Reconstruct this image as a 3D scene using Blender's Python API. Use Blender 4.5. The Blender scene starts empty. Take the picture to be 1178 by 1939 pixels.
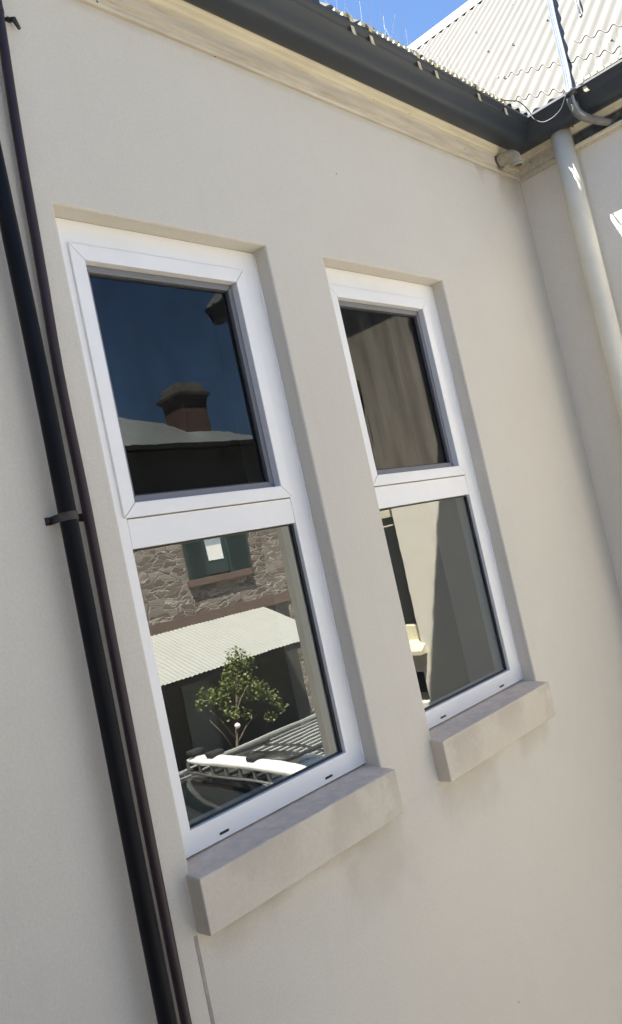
import bpy, bmesh, math, random
from mathutils import Vector, Matrix, noise
random.seed(7)
R = math.radians
scene = bpy.context.scene
C = scene.collection

# ---------------------------------------------------------------- camera
cam_d = bpy.data.cameras.new('camera'); cam = bpy.data.objects.new('camera', cam_d); C.objects.link(cam)
cam_d.sensor_fit = 'VERTICAL'; cam_d.sensor_height = 36.0; cam_d.sensor_width = 36.0
cam_d.lens = 1507.18 / 1939 * 36.0
cam_d.clip_start = 0.02; cam_d.clip_end = 3000
rt = ((0.6752953, 0.7302761, 0.1033101), (-0.7057327, 0.6804916, -0.1971613), (-0.2142838, 0.0602327, 0.9749125))
m = Matrix.Identity(4)
for i in range(3):
    m[i][0] = rt[i][0]; m[i][1] = rt[i][2]; m[i][2] = -rt[i][1]
m[0][3], m[1][3], m[2][3] = -0.25553, -1.6, -0.00114
cam.matrix_world = m
scene.camera = cam
CAM = Vector((-0.25553, -1.6, -0.00114))

# ---------------------------------------------------------------- sky, sun, exposure
SUN = Vector((-0.36, 0.335, 1.0)).normalized()
SUN_EL = math.asin(SUN.z); SUN_AZ = math.atan2(SUN.x, SUN.y)
world = bpy.data.worlds.new('World'); scene.world = world; world.use_nodes = True
wn = world.node_tree; bg = wn.nodes['Background']
sky = wn.nodes.new('ShaderNodeTexSky'); sky.sky_type = 'NISHITA'; sky.sun_disc = False
sky.sun_elevation = SUN_EL; sky.sun_rotation = SUN_AZ
sky.air_density = 1.0; sky.dust_density = 0.0; sky.ozone_density = 6.0
wn.links.new(sky.outputs[0], bg.inputs[0]); bg.inputs[1].default_value = 0.05
sd = bpy.data.lights.new('sun', 'SUN'); sd.energy = 5.0; sd.angle = R(0.5); sd.color = (1.0, 0.95, 0.87)
sun = bpy.data.objects.new('sun', sd); C.objects.link(sun); sun.location = (-3, 3, 12)
sun.rotation_euler = SUN.to_track_quat('Z', 'Y').to_euler()
scene.view_settings.view_transform = 'Standard'; scene.view_settings.look = 'None'
scene.view_settings.gamma = 1.0; scene.view_settings.exposure = 2.42
try:
    scene.cycles.diffuse_bounces = 6; scene.cycles.max_bounces = 12; scene.cycles.glossy_bounces = 6
    scene.cycles.transparent_max_bounces = 12
    scene.cycles.sample_clamp_indirect = 6.0
except Exception: pass

# ---------------------------------------------------------------- materials
def N(nt, t, **kw):
    n = nt.nodes.new(t)
    for k, v in kw.items(): setattr(n, k, v)
    return n
def mat(name, col, rough=.6, metal=0., spec=.5, var=.0, vscale=3., vcol=None, bump=0., bscale=200., bdist=.002, bump2=0., b2scale=6., coat=0.,
        stretch=None, spots=None):
    M = bpy.data.materials.new(name); M.use_nodes = True; nt = M.node_tree
    b = nt.nodes['Principled BSDF']; L = nt.links.new
    b.inputs['Roughness'].default_value = rough; b.inputs['Metallic'].default_value = metal
    b.inputs['Specular IOR Level'].default_value = spec; b.inputs['Base Color'].default_value = (*col, 1)
    if coat: b.inputs['Coat Weight'].default_value = coat
    tc = N(nt, 'ShaderNodeTexCoord'); src = tc.outputs['Object']
    if stretch:
        mp = N(nt, 'ShaderNodeMapping'); mp.inputs['Scale'].default_value = stretch; L(src, mp.inputs[0]); vs = mp.outputs[0]
    else: vs = src
    colout = None
    if var:
        nz = N(nt, 'ShaderNodeTexNoise'); nz.inputs['Scale'].default_value = vscale; nz.inputs['Detail'].default_value = 7; nz.inputs['Roughness'].default_value = .62
        L(vs, nz.inputs['Vector'])
        rp = N(nt, 'ShaderNodeValToRGB'); rp.color_ramp.elements[0].position = .32; rp.color_ramp.elements[1].position = .68
        c2 = vcol if vcol else tuple(max(0, c * (1 - var)) for c in col)
        rp.color_ramp.elements[0].color = (*c2, 1); rp.color_ramp.elements[1].color = (*col, 1)
        L(nz.outputs[0], rp.inputs[0]); colout = rp.outputs[0]
    if spots:
        sc_, thr, scol = spots
        vz = N(nt, 'ShaderNodeTexVoronoi'); vz.inputs['Scale'].default_value = sc_; L(src, vz.inputs['Vector'])
        lt = N(nt, 'ShaderNodeMath', operation='LESS_THAN'); lt.inputs[1].default_value = thr; L(vz.outputs['Distance'], lt.inputs[0])
        mx = N(nt, 'ShaderNodeMix', data_type='RGBA'); L(lt.outputs[0], mx.inputs[0])
        if colout: L(colout, mx.inputs[6])
        else: mx.inputs[6].default_value = (*col, 1)
        mx.inputs[7].default_value = (*scol, 1); colout = mx.outputs[2]
    if colout: L(colout, b.inputs['Base Color'])
    last = None
    for s, sc2, dist in ((bump, bscale, bdist), (bump2, b2scale, .02)):
        if s:
            nz = N(nt, 'ShaderNodeTexNoise'); nz.inputs['Scale'].default_value = sc2; nz.inputs['Detail'].default_value = 5; L(src, nz.inputs['Vector'])
            bp = N(nt, 'ShaderNodeBump'); bp.inputs['Strength'].default_value = s; bp.inputs['Distance'].default_value = dist
            L(nz.outputs[0], bp.inputs['Height'])
            if last: L(last, bp.inputs['Normal'])
            last = bp.outputs[0]
    if last: L(last, b.inputs['Normal'])
    return M

def render_mat(name, col, dirt=(.33, .29, .23), stains_and_lines=()):
    """painted sand-finish render: fine grain, broad mottling, dirt marks under the sills. stains = (x, z, halfwidth, depth)"""
    M = bpy.data.materials.new(name); M.use_nodes = True; nt = M.node_tree; L = nt.links.new
    b = nt.nodes['Principled BSDF']; b.inputs['Roughness'].default_value = .88; b.inputs['Specular IOR Level'].default_value = .25
    tc = N(nt, 'ShaderNodeTexCoord'); P = tc.outputs['Object']
    def noise_(scale, det=6, rough=.6, vec=None):
        n = N(nt, 'ShaderNodeTexNoise'); n.inputs['Scale'].default_value = scale; n.inputs['Detail'].default_value = det; n.inputs['Roughness'].default_value = rough
        L(vec or P, n.inputs['Vector']); return n.outputs[0]
    def ramp(v, a, c, ca=0., cc=1.):
        r = N(nt, 'ShaderNodeMapRange'); r.inputs[1].default_value = a; r.inputs[2].default_value = c; r.inputs[3].default_value = ca; r.inputs[4].default_value = cc
        L(v, r.inputs[0]); return r.outputs[0]
    def mixc(f, a, c):
        mx = N(nt, 'ShaderNodeMix', data_type='RGBA'); L(f, mx.inputs[0])
        for k, s in ((6, a), (7, c)):
            if isinstance(s, tuple): mx.inputs[k].default_value = (*s, 1)
            else: L(s, mx.inputs[k])
        return mx.outputs[2]
    def mth(op, a, c):
        k = N(nt, 'ShaderNodeMath', operation=op)
        for i, s in enumerate((a, c)):
            if isinstance(s, (int, float)): k.inputs[i].default_value = s
            else: L(s, k.inputs[i])
        return k.outputs[0]
    c1 = tuple(c * .93 for c in col)
    out = mixc(ramp(noise_(1.1, 4), .3, .7), col, (c1[0] * 1.02, c1[1] * 1.01, c1[2]))
    out = mixc(ramp(noise_(150, 3), .35, .65, 0, .26), out, tuple(c * .72 for c in col))
    out = mixc(ramp(noise_(14, 5), .5, .75, 0, .12), out, tuple(c * .8 for c in col))
    # vertical rain streaks, faint
    mp = N(nt, 'ShaderNodeMapping'); mp.inputs['Scale'].default_value = (9, 9, .55); L(P, mp.inputs[0])
    out = mixc(ramp(noise_(1.6, 5, .6, mp.outputs[0]), .56, .78, 0, .05), out, dirt)
    # small specks
    vz = N(nt, 'ShaderNodeTexVoronoi'); vz.inputs['Scale'].default_value = 3.5; L(P, vz.inputs['Vector'])
    out = mixc(mth('MULTIPLY', mth('LESS_THAN', vz.outputs['Distance'], .014), .6), out, (.12, .1, .08))
    sep = N(nt, 'ShaderNodeSeparateXYZ'); L(P, sep.inputs[0])
    for (sx, sz, hw, dp) in stains_and_lines:
        nx = noise_(9, 5)
        ax = mth('ABSOLUTE', mth('SUBTRACT', sep.outputs[0], sx), 0)
        fx = ramp(mth('ADD', ax, mth('MULTIPLY', mth('SUBTRACT', nx, .5), .25)), hw * .55, hw * 1.15, 1, 0)
        dz = mth('SUBTRACT', sz, sep.outputs[2])
        fz = ramp(mth('ADD', dz, mth('MULTIPLY', mth('SUBTRACT', nx, .5), dp * 1.2)), 0, dp, 1, 0)
        ab = mth('GREATER_THAN', dz, -.004)
        f = mth('MULTIPLY', mth('MULTIPLY', fx, fz), mth('MULTIPLY', ab, .34))
        out = mixc(f, out, dirt)
    L(out, b.inputs['Base Color'])
    b1 = N(nt, 'ShaderNodeBump'); b1.inputs['Strength'].default_value = .6; b1.inputs['Distance'].default_value = .0026; L(noise_(240, 4, .7), b1.inputs['Height'])
    b2 = N(nt, 'ShaderNodeBump'); b2.inputs['Strength'].default_value = .3; b2.inputs['Distance'].default_value = .008; L(noise_(5, 3, .5), b2.inputs['Height']); L(b1.outputs[0], b2.inputs['Normal'])
    L(b2.outputs[0], b.inputs['Normal'])
    return M

def glass_mat(name, refl, tint, wav=.0, wscale=4., smear=0., gcol=(1, 1, 1), st=None, ro=0., film=0.):
    M = bpy.data.materials.new(name); M.use_nodes = True; nt = M.node_tree; L = nt.links.new
    nt.nodes.remove(nt.nodes['Principled BSDF'])
    out = nt.nodes['Material Output']
    g = N(nt, 'ShaderNodeBsdfGlossy'); g.inputs['Roughness'].default_value = ro; g.inputs['Color'].default_value = (*gcol, 1)
    t = N(nt, 'ShaderNodeBsdfTransparent'); t.inputs['Color'].default_value = (*tint, 1)
    mx = N(nt, 'ShaderNodeMixShader'); mx.inputs[0].default_value = refl
    tc = N(nt, 'ShaderNodeTexCoord'); mp = N(nt, 'ShaderNodeMapping'); mp.inputs['Scale'].default_value = st or (1, 1, 1); L(tc.outputs['Object'], mp.inputs[0])
    if wav:
        nz = N(nt, 'ShaderNodeTexNoise'); nz.inputs['Scale'].default_value = wscale; nz.inputs['Detail'].default_value = 1.5; L(mp.outputs[0], nz.inputs['Vector'])
        bp = N(nt, 'ShaderNodeBump'); bp.inputs['Strength'].default_value = 1; bp.inputs['Distance'].default_value = wav; L(nz.outputs[0], bp.inputs['Height'])
        L(bp.outputs[0], g.inputs['Normal'])
    L(t.outputs[0], mx.inputs[1]); L(g.outputs[0], mx.inputs[2])
    if film:
        fz = N(nt, 'ShaderNodeTexNoise'); fz.inputs['Scale'].default_value = .35; fz.inputs['Detail'].default_value = 3; L(mp.outputs[0], fz.inputs['Vector'])
        fr_ = N(nt, 'ShaderNodeMapRange'); fr_.inputs[1].default_value = .35; fr_.inputs[2].default_value = .65; fr_.inputs[3].default_value = refl * (1 - film); fr_.inputs[4].default_value = refl * (1 + film * .3); L(fz.outputs[0], fr_.inputs[0]); L(fr_.outputs[0], mx.inputs[0])
    if smear:
        d = N(nt, 'ShaderNodeBsdfDiffuse'); d.inputs['Color'].default_value = (.5, .5, .48, 1)
        nz = N(nt, 'ShaderNodeTexNoise'); nz.inputs['Scale'].default_value = 5 if not st else 1.1; nz.inputs['Detail'].default_value = 4; L(mp.outputs[0], nz.inputs['Vector'])
        r = N(nt, 'ShaderNodeMapRange'); r.inputs[1].default_value = .45; r.inputs[2].default_value = .8; r.inputs[3].default_value = smear * .3; r.inputs[4].default_value = smear
        L(nz.outputs[0], r.inputs[0])
        m2 = N(nt, 'ShaderNodeMixShader'); L(r.outputs[0], m2.inputs[0]); L(mx.outputs[0], m2.inputs[1]); L(d.outputs[0], m2.inputs[2])
        L(m2.outputs[0], out.inputs['Surface'])
    else: L(mx.outputs[0], out.inputs['Surface'])
    return M

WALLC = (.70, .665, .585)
M_wall = render_mat('wall_render', WALLC, stains_and_lines=((1.42, -.775, .16, .26), (.95, -.775, .13, .09), (1.15, -.775, .3, .05), (1.93, -.775, .2, .2), (2.38, -.775, .12, .1), (3.28, 1.575, .1, .22), (3.05, 1.575, .05, .1), (1.0, 1.575, 4.5, .028)))  # last entry: thin darker line all along the foot of the cornice
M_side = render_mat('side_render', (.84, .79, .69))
M_reveal = render_mat('sill_render', (.68, .625, .52), stains_and_lines=((1.0, -.64, .12, .12), (1.30, -.645, .09, .16), (1.5, -.64, .04, .2), (1.9, -.65, .07, .14), (2.2, -.65, .12, .1), (2.45, -.65, .05, .2)))
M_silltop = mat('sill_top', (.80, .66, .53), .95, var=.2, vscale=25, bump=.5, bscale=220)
M_upvc = mat('white_upvc', (.90, .90, .89), .28, spec=.5, var=.05, vscale=5, bump2=.04, b2scale=3)
M_joint = mat('joint_gap', (.25, .25, .26), .8)
M_slot = mat('slot_dark', (.03, .03, .03), .7)
M_gasket = mat('black_gasket', (.018, .019, .022), .5)
M_screen = mat('grey_screen_frame', (.2, .205, .225), .45, metal=.2)
M_glass = glass_mat('lower_glass', .26, (.7, .74, .72), wav=.00012, wscale=6, smear=.03, ro=.006, gcol=(.98, 1, .96))
M_glass2 = glass_mat('lower_glass_wavy', .25, (.7, .74, .72), wav=.0004, wscale=1.0, smear=.03, ro=.006, st=(2, 2, 13), gcol=(.97, 1, .96))
M_glassU = glass_mat('upper_glass', .053, (.16, .17, .18), wav=.00009, wscale=1.0, smear=.016, gcol=(.92, .97, 1), st=(16, 16, 8), ro=.010, film=.25)
M_glassU2 = glass_mat('upper_glass_wavy', .050, (.22, .22, .23), wav=.00016, wscale=1.0, smear=.03, gcol=(1, .98, .92), st=(38, 38, 5), ro=.012, film=.4)
M_cream = mat('cream_timber', (.78, .72, .54), .55, var=.15, vscale=4, vcol=(.64, .58, .43), bump=.4, bscale=60, stretch=(1, 6, 6), spots=(14, .045, (.12, .1, .07)))
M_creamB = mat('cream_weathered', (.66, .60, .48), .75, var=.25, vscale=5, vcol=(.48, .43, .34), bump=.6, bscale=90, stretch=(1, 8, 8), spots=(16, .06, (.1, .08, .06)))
M_gutter = mat('gutter_paint', (.031, .040, .053), .42, var=.2, vscale=4, stretch=(.6, 3, 6), bump2=.05, b2scale=3)
M_roof = mat('cream_roof_sheet', (.15, .146, .13), .5, var=.1, vscale=2.2, vcol=(.13, .127, .112), spec=.3, stretch=(1, 3, 1), bump2=.05)
M_black = mat('black_pvc', (.004, .005, .008), .38, spec=.12, var=.6, vscale=5, vcol=(.008, .009, .012))
M_brown = mat('brown_pipe', (.04, .027, .033), .42, spec=.35, var=.3, vscale=4, vcol=(.03, .02, .024))
M_pipe = mat('cream_pvc', (.80, .77, .65), .5, var=.12, vscale=5, bump2=.05)
M_clamp = mat('clamp_metal', (.07, .06, .06), .5, metal=.3, var=.5, vscale=60)
M_spike = mat('spike_wire', (.22, .22, .21), .4, metal=.5)
M_spikebase = mat('spike_base', (.72, .68, .45), .5, var=.3, vscale=40, vcol=(.45, .4, .25))
M_conduit = mat('grey_conduit', (.17, .19, .22), .35, metal=.35, var=.25, vscale=10)
M_cable = mat('dark_cable', (.05, .05, .055), .5)
M_wire = mat('dull_wire', (.22, .21, .18), .5)
M_vent = mat('dark_vent', (.19, .19, .18), .8, var=.4, vscale=30, vcol=(.04, .04, .04), bump=.6, bscale=120)
M_rust = mat('rusty_debris', (.35, .2, .1), .9, var=.5, vscale=90)
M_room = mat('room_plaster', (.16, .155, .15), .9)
M_asphalt = mat('pale_concrete', (.40, .37, .32), .95, var=.25, vscale=3, bump=.4, bscale=60)
M_ever = mat('verandah_paving', (.2, .18, .16), .9, var=.2, vscale=2)

# ---------------------------------------------------------------- helpers
def empty(name, loc=(0, 0, 0)):
    o = bpy.data.objects.new(name, None); C.objects.link(o); o.location = loc; o.empty_display_size = .1; return o
def tag(o, label=None, cat=None, group=None, kind=None):
    if label: o['label'] = label
    if cat: o['category'] = cat
    if group: o['group'] = group
    if kind: o['kind'] = kind
    return o
def build(name, bm, mats, parent=None, smooth=False, bevel=0, auto=None):
    me = bpy.data.meshes.new(name); bmesh.ops.recalc_face_normals(bm, faces=bm.faces[:])
    bm.to_mesh(me); bm.free()
    for mm in (mats if isinstance(mats, (list, tuple)) else [mats]): me.materials.append(mm)
    if smooth:
        for p in me.polygons: p.use_smooth = True
    o = bpy.data.objects.new(name, me); C.objects.link(o)
    if parent:
        o.parent = parent
        o.matrix_parent_inverse = Matrix.Translation(-parent.location) if parent.type == 'EMPTY' else Matrix.Identity(4)
    if bevel:
        md = o.modifiers.new('bevel', 'BEVEL'); md.width = bevel; md.segments = 2; md.limit_method = 'ANGLE'; md.angle_limit = R(40)
        md.harden_normals = True
        for p in me.polygons: p.use_smooth = True
    return o
def box(bm, x0, x1, y0, y1, z0, z1, mi=0):
    v = [bm.verts.new(p) for p in ((x0, y0, z0), (x1, y0, z0), (x1, y1, z0), (x0, y1, z0), (x0, y0, z1), (x1, y0, z1), (x1, y1, z1), (x0, y1, z1))]
    for f in ((0, 3, 2, 1), (4, 5, 6, 7), (0, 1, 5, 4), (1, 2, 6, 5), (2, 3, 7, 6), (3, 0, 4, 7)):
        fc = bm.faces.new([v[i] for i in f]); fc.material_index = mi
def prism(bm, pts, axis, a, b, mi=0):
    """closed polygon pts (2-d) extruded along an axis ('x','y','z') from a to b"""
    def P(p, t):
        return {'x': (t, p[0], p[1]), 'y': (p[0], t, p[1]), 'z': (p[0], p[1], t)}[axis]
    A = [bm.verts.new(P(p, a)) for p in pts]; B = [bm.verts.new(P(p, b)) for p in pts]
    n = len(pts)
    for i in range(n):
        f = bm.faces.new((A[i], A[(i + 1) % n], B[(i + 1) % n], B[i])); f.material_index = mi
    f = bm.faces.new(A[::-1]); f.material_index = mi
    f = bm.faces.new(B); f.material_index = mi
def tube(bm, pts, r, n=12, cap=True, mi=0):
    pts = [Vector(p) for p in pts]; rs = r if isinstance(r, (list, tuple)) else [r] * len(pts)
    rings = []; up = None
    for i, p in enumerate(pts):
        t = ((pts[min(i + 1, len(pts) - 1)] - p).normalized() + (p - pts[max(i - 1, 0)]).normalized())
        t.normalize()
        if up is None:
            up = Vector((0, 0, 1)) if abs(t.z) < .9 else Vector((1, 0, 0))
        u = (up - t * up.dot(t)).normalized(); w = t.cross(u); up = u
        rings.append([bm.verts.new(p + (u * math.cos(2 * math.pi * k / n) + w * math.sin(2 * math.pi * k / n)) * rs[i]) for k in range(n)])
    for a, b in zip(rings, rings[1:]):
        for k in range(n):
            f = bm.faces.new((a[k], a[(k + 1) % n], b[(k + 1) % n], b[k])); f.material_index = mi; f.smooth = True
    if cap:
        bm.faces.new(rings[0][::-1]).material_index = mi; bm.faces.new(rings[-1]).material_index = mi
def curve_pts(ctrl, n=8):
    """Catmull-Rom through control points"""
    P = [Vector(p) for p in ctrl]; P = [P[0] * 2 - P[1]] + P + [P[-1] * 2 - P[-2]]; out = []
    for i in range(1, len(P) - 2):
        for k in range(n):
            t = k / n; a, b, c, d = P[i - 1:i + 3]
            out.append(.5 * ((2 * b) + (c - a) * t + (2 * a - 5 * b + 4 * c - d) * t * t + (3 * b - a - 3 * c + d) * t ** 3))
    out.append(P[-2]); return out

# wall sheet with holes and reveals.  f(u, d, z) -> world; d = depth into the wall
def wall_sheet(u0, u1, z0, z1, holes, f, depth, cell=.35):
    bm = bmesh.new()
    us = sorted({u0, u1} | {h[0] for h in holes} | {h[1] for h in holes}); zs = sorted({z0, z1} | {h[2] for h in holes} | {h[3] for h in holes})
    def sub(a):
        o = []
        for p, q in zip(a, a[1:]):
            k = max(1, int(math.ceil((q - p) / cell)))
            o += [p + (q - p) * i / k for i in range(k)]
        return o + [a[-1]]
    us, zs = sub(us), sub(zs); V = {}
    def vv(u, z, d=0.):
        k = (round(u, 5), round(z, 5), d)
        if k not in V: V[k] = bm.verts.new(f(u, d, z))
        return V[k]
    inside = lambda u, z: any(h[0] < u < h[1] and h[2] < z < h[3] for h in holes)
    edge = []
    for a, b in zip(us, us[1:]):
        for c, d in zip(zs, zs[1:]):
            if not inside((a + b) / 2, (c + d) / 2):
                bm.faces.new((vv(a, c), vv(b, c), vv(b, d), vv(a, d)))
    for h in holes:
        hu = [u for u in us if h[0] <= u <= h[1]]; hz = [z for z in zs if h[2] <= z <= h[3]]
        for a, b in zip(hu, hu[1:]):
            for z in (h[2], h[3]): bm.faces.new((vv(a, z), vv(b, z), vv(b, z, depth), vv(a, z, depth)))
        for a, b in zip(hz, hz[1:]):
            for u in (h[0], h[1]): bm.faces.new((vv(u, a), vv(u, b), vv(u, b, depth), vv(u, a, depth)))
    bm.verts.ensure_lookup_table()
    es = []
    fr = {id(v) for k, v in V.items() if k[2] == 0.}
    for e in bm.edges:
        if len(e.link_faces) == 2 and id(e.verts[0]) in fr and id(e.verts[1]) in fr:
            if abs(e.link_faces[0].normal.dot(e.link_faces[1].normal)) < .5 or e.calc_face_angle(0) > .5: es.append(e)
    bmesh.ops.recalc_face_normals(bm, faces=bm.faces[:])
    es = [e for e in bm.edges if len(e.link_faces) == 2 and id(e.verts[0]) in fr and id(e.verts[1]) in fr and abs(e.calc_face_angle(0)) > .5]
    bmesh.ops.bevel(bm, geom=es, offset=.007, segments=3, affect='EDGES', profile=.5)
    for fc in bm.faces: fc.smooth = False
    return bm

GZ = -4.4          # ground level
X2 = 3.4216        # face of the side wing
OP_T, OP_B = .974, -.770
W1X = (.805, 1.5186); W2X = (1.7868, 2.4968)
ZS = -.6266

# ---------------------------------------------------------------- ground
bm = bmesh.new(); box(bm, -300, 300, -300, 300, GZ - .5, GZ)
g = build('ground', bm, M_asphalt); tag(g, kind='structure')

# ---------------------------------------------------------------- the rendered house
house = empty('rendered_house', (0, 0, GZ))
tag(house, 'cream rendered house with two white windows, dark gutter and pale corrugated roof', 'house')
holes = [(W1X[0], W1X[1], ZS - .03, OP_T), (W2X[0], W2X[1], ZS - .03, OP_T)]
bm = wall_sheet(-7, X2 + .0, GZ, 1.80, holes, lambda u, d, z: (u, d, z), .30)
w1 = build('wall', bm, M_wall, house); tag(w1, 'cream rendered wall holding the two white windows')
# painted groove strip under the sill's left end (control joint)
def fw2(u, d, z): return (X2 + d, -u, z)
holes2 = [(1.055, 1.70, -.60, OP_T), (1.085, 1.60, -.93, -.755)]
bm = wall_sheet(-.004, 1.985, GZ, 1.80, holes2, fw2, .22)
# end face of the wing, running back from its outer corner
v = [bm.verts.new(p) for p in ((X2, -1.985, GZ), (X2 + 6, -1.985, GZ), (X2 + 6, -1.985, 1.8), (X2, -1.985, 1.8))]
bm.faces.new(v)
w2 = build('wall', bm, M_side, house); tag(w2, 'side wing wall in shade with the cream downpipe')

# dark rooms behind the windows
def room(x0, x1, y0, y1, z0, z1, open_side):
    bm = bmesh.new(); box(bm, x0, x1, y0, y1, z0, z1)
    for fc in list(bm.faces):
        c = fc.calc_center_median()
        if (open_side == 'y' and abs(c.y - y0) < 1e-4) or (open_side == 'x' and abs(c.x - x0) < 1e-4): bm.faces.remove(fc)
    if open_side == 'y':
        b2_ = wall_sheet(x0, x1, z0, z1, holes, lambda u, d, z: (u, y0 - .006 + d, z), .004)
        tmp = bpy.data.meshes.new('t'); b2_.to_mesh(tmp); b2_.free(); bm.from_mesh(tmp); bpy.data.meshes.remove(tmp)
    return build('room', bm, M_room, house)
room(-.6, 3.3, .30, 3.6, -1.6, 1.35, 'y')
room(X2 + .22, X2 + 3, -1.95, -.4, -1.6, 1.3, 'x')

# cornice profile (d = out from wall, z)
CORN = [(0, 1.574), (.010, 1.574), (.014, 1.582), (.012, 1.597), (.020, 1.599), (.020, 1.640), (.026, 1.643), (.028, 1.650), (.036, 1.653), (.040, 1.666), (.052, 1.680), (.068, 1.688), (.074, 1.694), (.074, 1.715), (0, 1.715)]
def sweep_L(profile, y_end, x_start, closed=True, which='front', mats=None, name='cornice', split=None, seg=.6):
    """profile extruded along the front wall (mitred at the inner corner) or along the side wing"""
    bm = bmesh.new()
    def ring(t, end):
        o = []
        for d, z in profile:
            if which == 'front':
                x = min(t, 1e9) if not end else X2 - d
                o.append(bm.verts.new((x, -d, z)))
            else:
                y = -d if not end else t
                o.append(bm.verts.new((X2 - d, y, z)))
        return o
    rings = []
    if which == 'front':
        L = X2 - x_start; n = max(1, int(L / seg))
        for i in range(n): rings.append(ring(x_start + (L - .3) * i / n, False))
        rings.append(ring(0, True))
    else:
        rings.append(ring(0, False)); n = max(1, int(abs(y_end) / seg))
        for i in range(1, n + 1): rings.append(ring(-.3 + (y_end + .3) * i / n, True))
    np_ = len(profile)
    for a, b in zip(rings, rings[1:]):
        for k in range(np_ if closed else np_ - 1):
            f = bm.faces.new((a[k], a[(k + 1) % np_], b[(k + 1) % np_], b[k]))
            if split: f.material_index = split(k)
    if closed:
        bm.faces.new(rings[0][::-1]); bm.faces.new(rings[-1])
    return build(name, bm, mats, house)
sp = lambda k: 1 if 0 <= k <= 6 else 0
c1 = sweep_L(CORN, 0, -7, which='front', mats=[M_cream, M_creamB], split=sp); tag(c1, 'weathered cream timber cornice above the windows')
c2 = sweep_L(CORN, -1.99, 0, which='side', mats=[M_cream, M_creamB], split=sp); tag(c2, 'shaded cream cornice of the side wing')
# ogee gutter
GUT = [(.050, 1.700), (.052, 1.6725), (.066, 1.667), (.100, 1.668), (.122, 1.673), (.136, 1.685), (.144, 1.702), (.152, 1.718), (.164, 1.727), (.170, 1.731), (.1715, 1.737), (.176, 1.741), (.183, 1.745),
       (.187, 1.752), (.186, 1.760), (.180, 1.765), (.172, 1.763), (.169, 1.757), (.166, 1.745), (.155, 1.733), (.140, 1.705), (.122, 1.681), (.066, 1.675), (.060, 1.70), (.060, 1.76), (.052, 1.76)]
g1 = sweep_L(GUT, 0, -7, which='front', mats=M_gutter, name='gutter'); g2 = sweep_L(GUT, -2.03, 0, which='side', mats=M_gutter, name='gutter')
for o in (g1, g2):
    for p in o.data.polygons: p.use_smooth = True
    o.data.set_sharp_from_angle(angle=R(35)) if hasattr(o.data, 'set_sharp_from_angle') else None
tag(g1, 'dark blue grey ogee gutter above the windows'); tag(g2, 'dark gutter of the side wing')

# corrugated sheets:  origin, a = up the slope, b = across the ribs, normal
def corr(name, o, a, b, la, lb, pitch, amp, m_, parent, rows=14, per=8, clip=None, thick=0):
    a, b = Vector(a).normalized(), Vector(b).normalized(); n = a.cross(b).normalized()
    if n.z < 0: n = -n
    bm = bmesh.new(); nb = int(lb / pitch * per); V = []
    for j in range(nb + 1):
        t = lb * j / nb; h = amp * math.sin(2 * math.pi * t / pitch)
        V.append([bm.verts.new(Vector(o) + b * t + a * (la * i / rows) + n * h) for i in range(rows + 1)])
    for j in range(nb):
        for i in range(rows):
            f = bm.faces.new((V[j][i], V[j + 1][i], V[j + 1][i + 1], V[j][i + 1])); f.smooth = True
    ob = build(name, bm, m_, parent, smooth=True)
    if thick:
        md = ob.modifiers.new('s', 'SOLIDIFY'); md.thickness = thick
    return ob
T = .93; EX = X2 - .150; EZ = 1.783
RX = 5.83; RZ = EZ + T * (RX - EX) - .012
up2 = Vector((1, 0, T)); LA = (RX - EX) * up2.length
r2 = corr('roof', (EX, -2.06, EZ), up2, (0, 1, 0), LA, 8.4, .076, .009, M_roof, house)
tag(r2, 'pale corrugated iron roof slope above the side wing')
r2b = corr('roof', (RX, -2.06, RZ + .012), (1, 0, -T), (0, 1, 0), LA, 8.4, .076, .009, M_roof, house, rows=2, per=4); tag(r2b, 'far slope of the pale corrugated roof')
up1 = Vector((0, 1, T))
r1 = corr('roof', (-7, -.165, EZ + .010), up1, (1, 0, 0), 4.0, 11.0, .076, .009, M_roof, house); tag(r1, 'corrugated roof edge showing over the front gutter')
# ridge cap: rolled top with flanges
bm = bmesh.new(); prof = []
tdir = Vector((1, T)).normalized()
prof += [(-.17 * tdir.x, -.17 * tdir.y + .012), (-.045, -.020)]
for k in range(9):
    a_ = math.pi * (1 - k / 8) ; prof.append((.028 * math.cos(a_), .018 + .028 * math.sin(a_)))
prof += [(.045, -.020), (.17 * tdir.x, -.17 * tdir.y + .012)]
ys = [-2.08 + .4 * i for i in range(22)]
rg = [[bm.verts.new((RX + p[0], y, RZ + .012 + p[1])) for p in prof] for y in ys]
for a_, b_ in zip(rg, rg[1:]):
    for k in range(len(prof) - 1): bm.faces.new((a_[k], a_[k + 1], b_[k + 1], b_[k])).smooth = True
rc = build('ridge_cap', bm, M_roof, r2, smooth=True)
# roofing screws
nr = Vector((-T, 0, 1)).normalized()
for (x, y) in ((5.031, .4627), (4.286, -.004), (4.278, .2176), (3.91, .192), (3.865, .14), (5.015, .748), (3.489, -.5356), (4.6, -.4), (4.9, -.1), (4.45, .45)):
    p = Vector((x, y, EZ + T * (x - EX) + .010)); q = p + nr * .008
    bm = bmesh.new(); tube(bm, [p - nr * .004, p + nr * .002, p + nr * .0022, q], [.007, .007, .004, .004], 8)
    build('roof_screw', bm, M_wire, r2)

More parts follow.
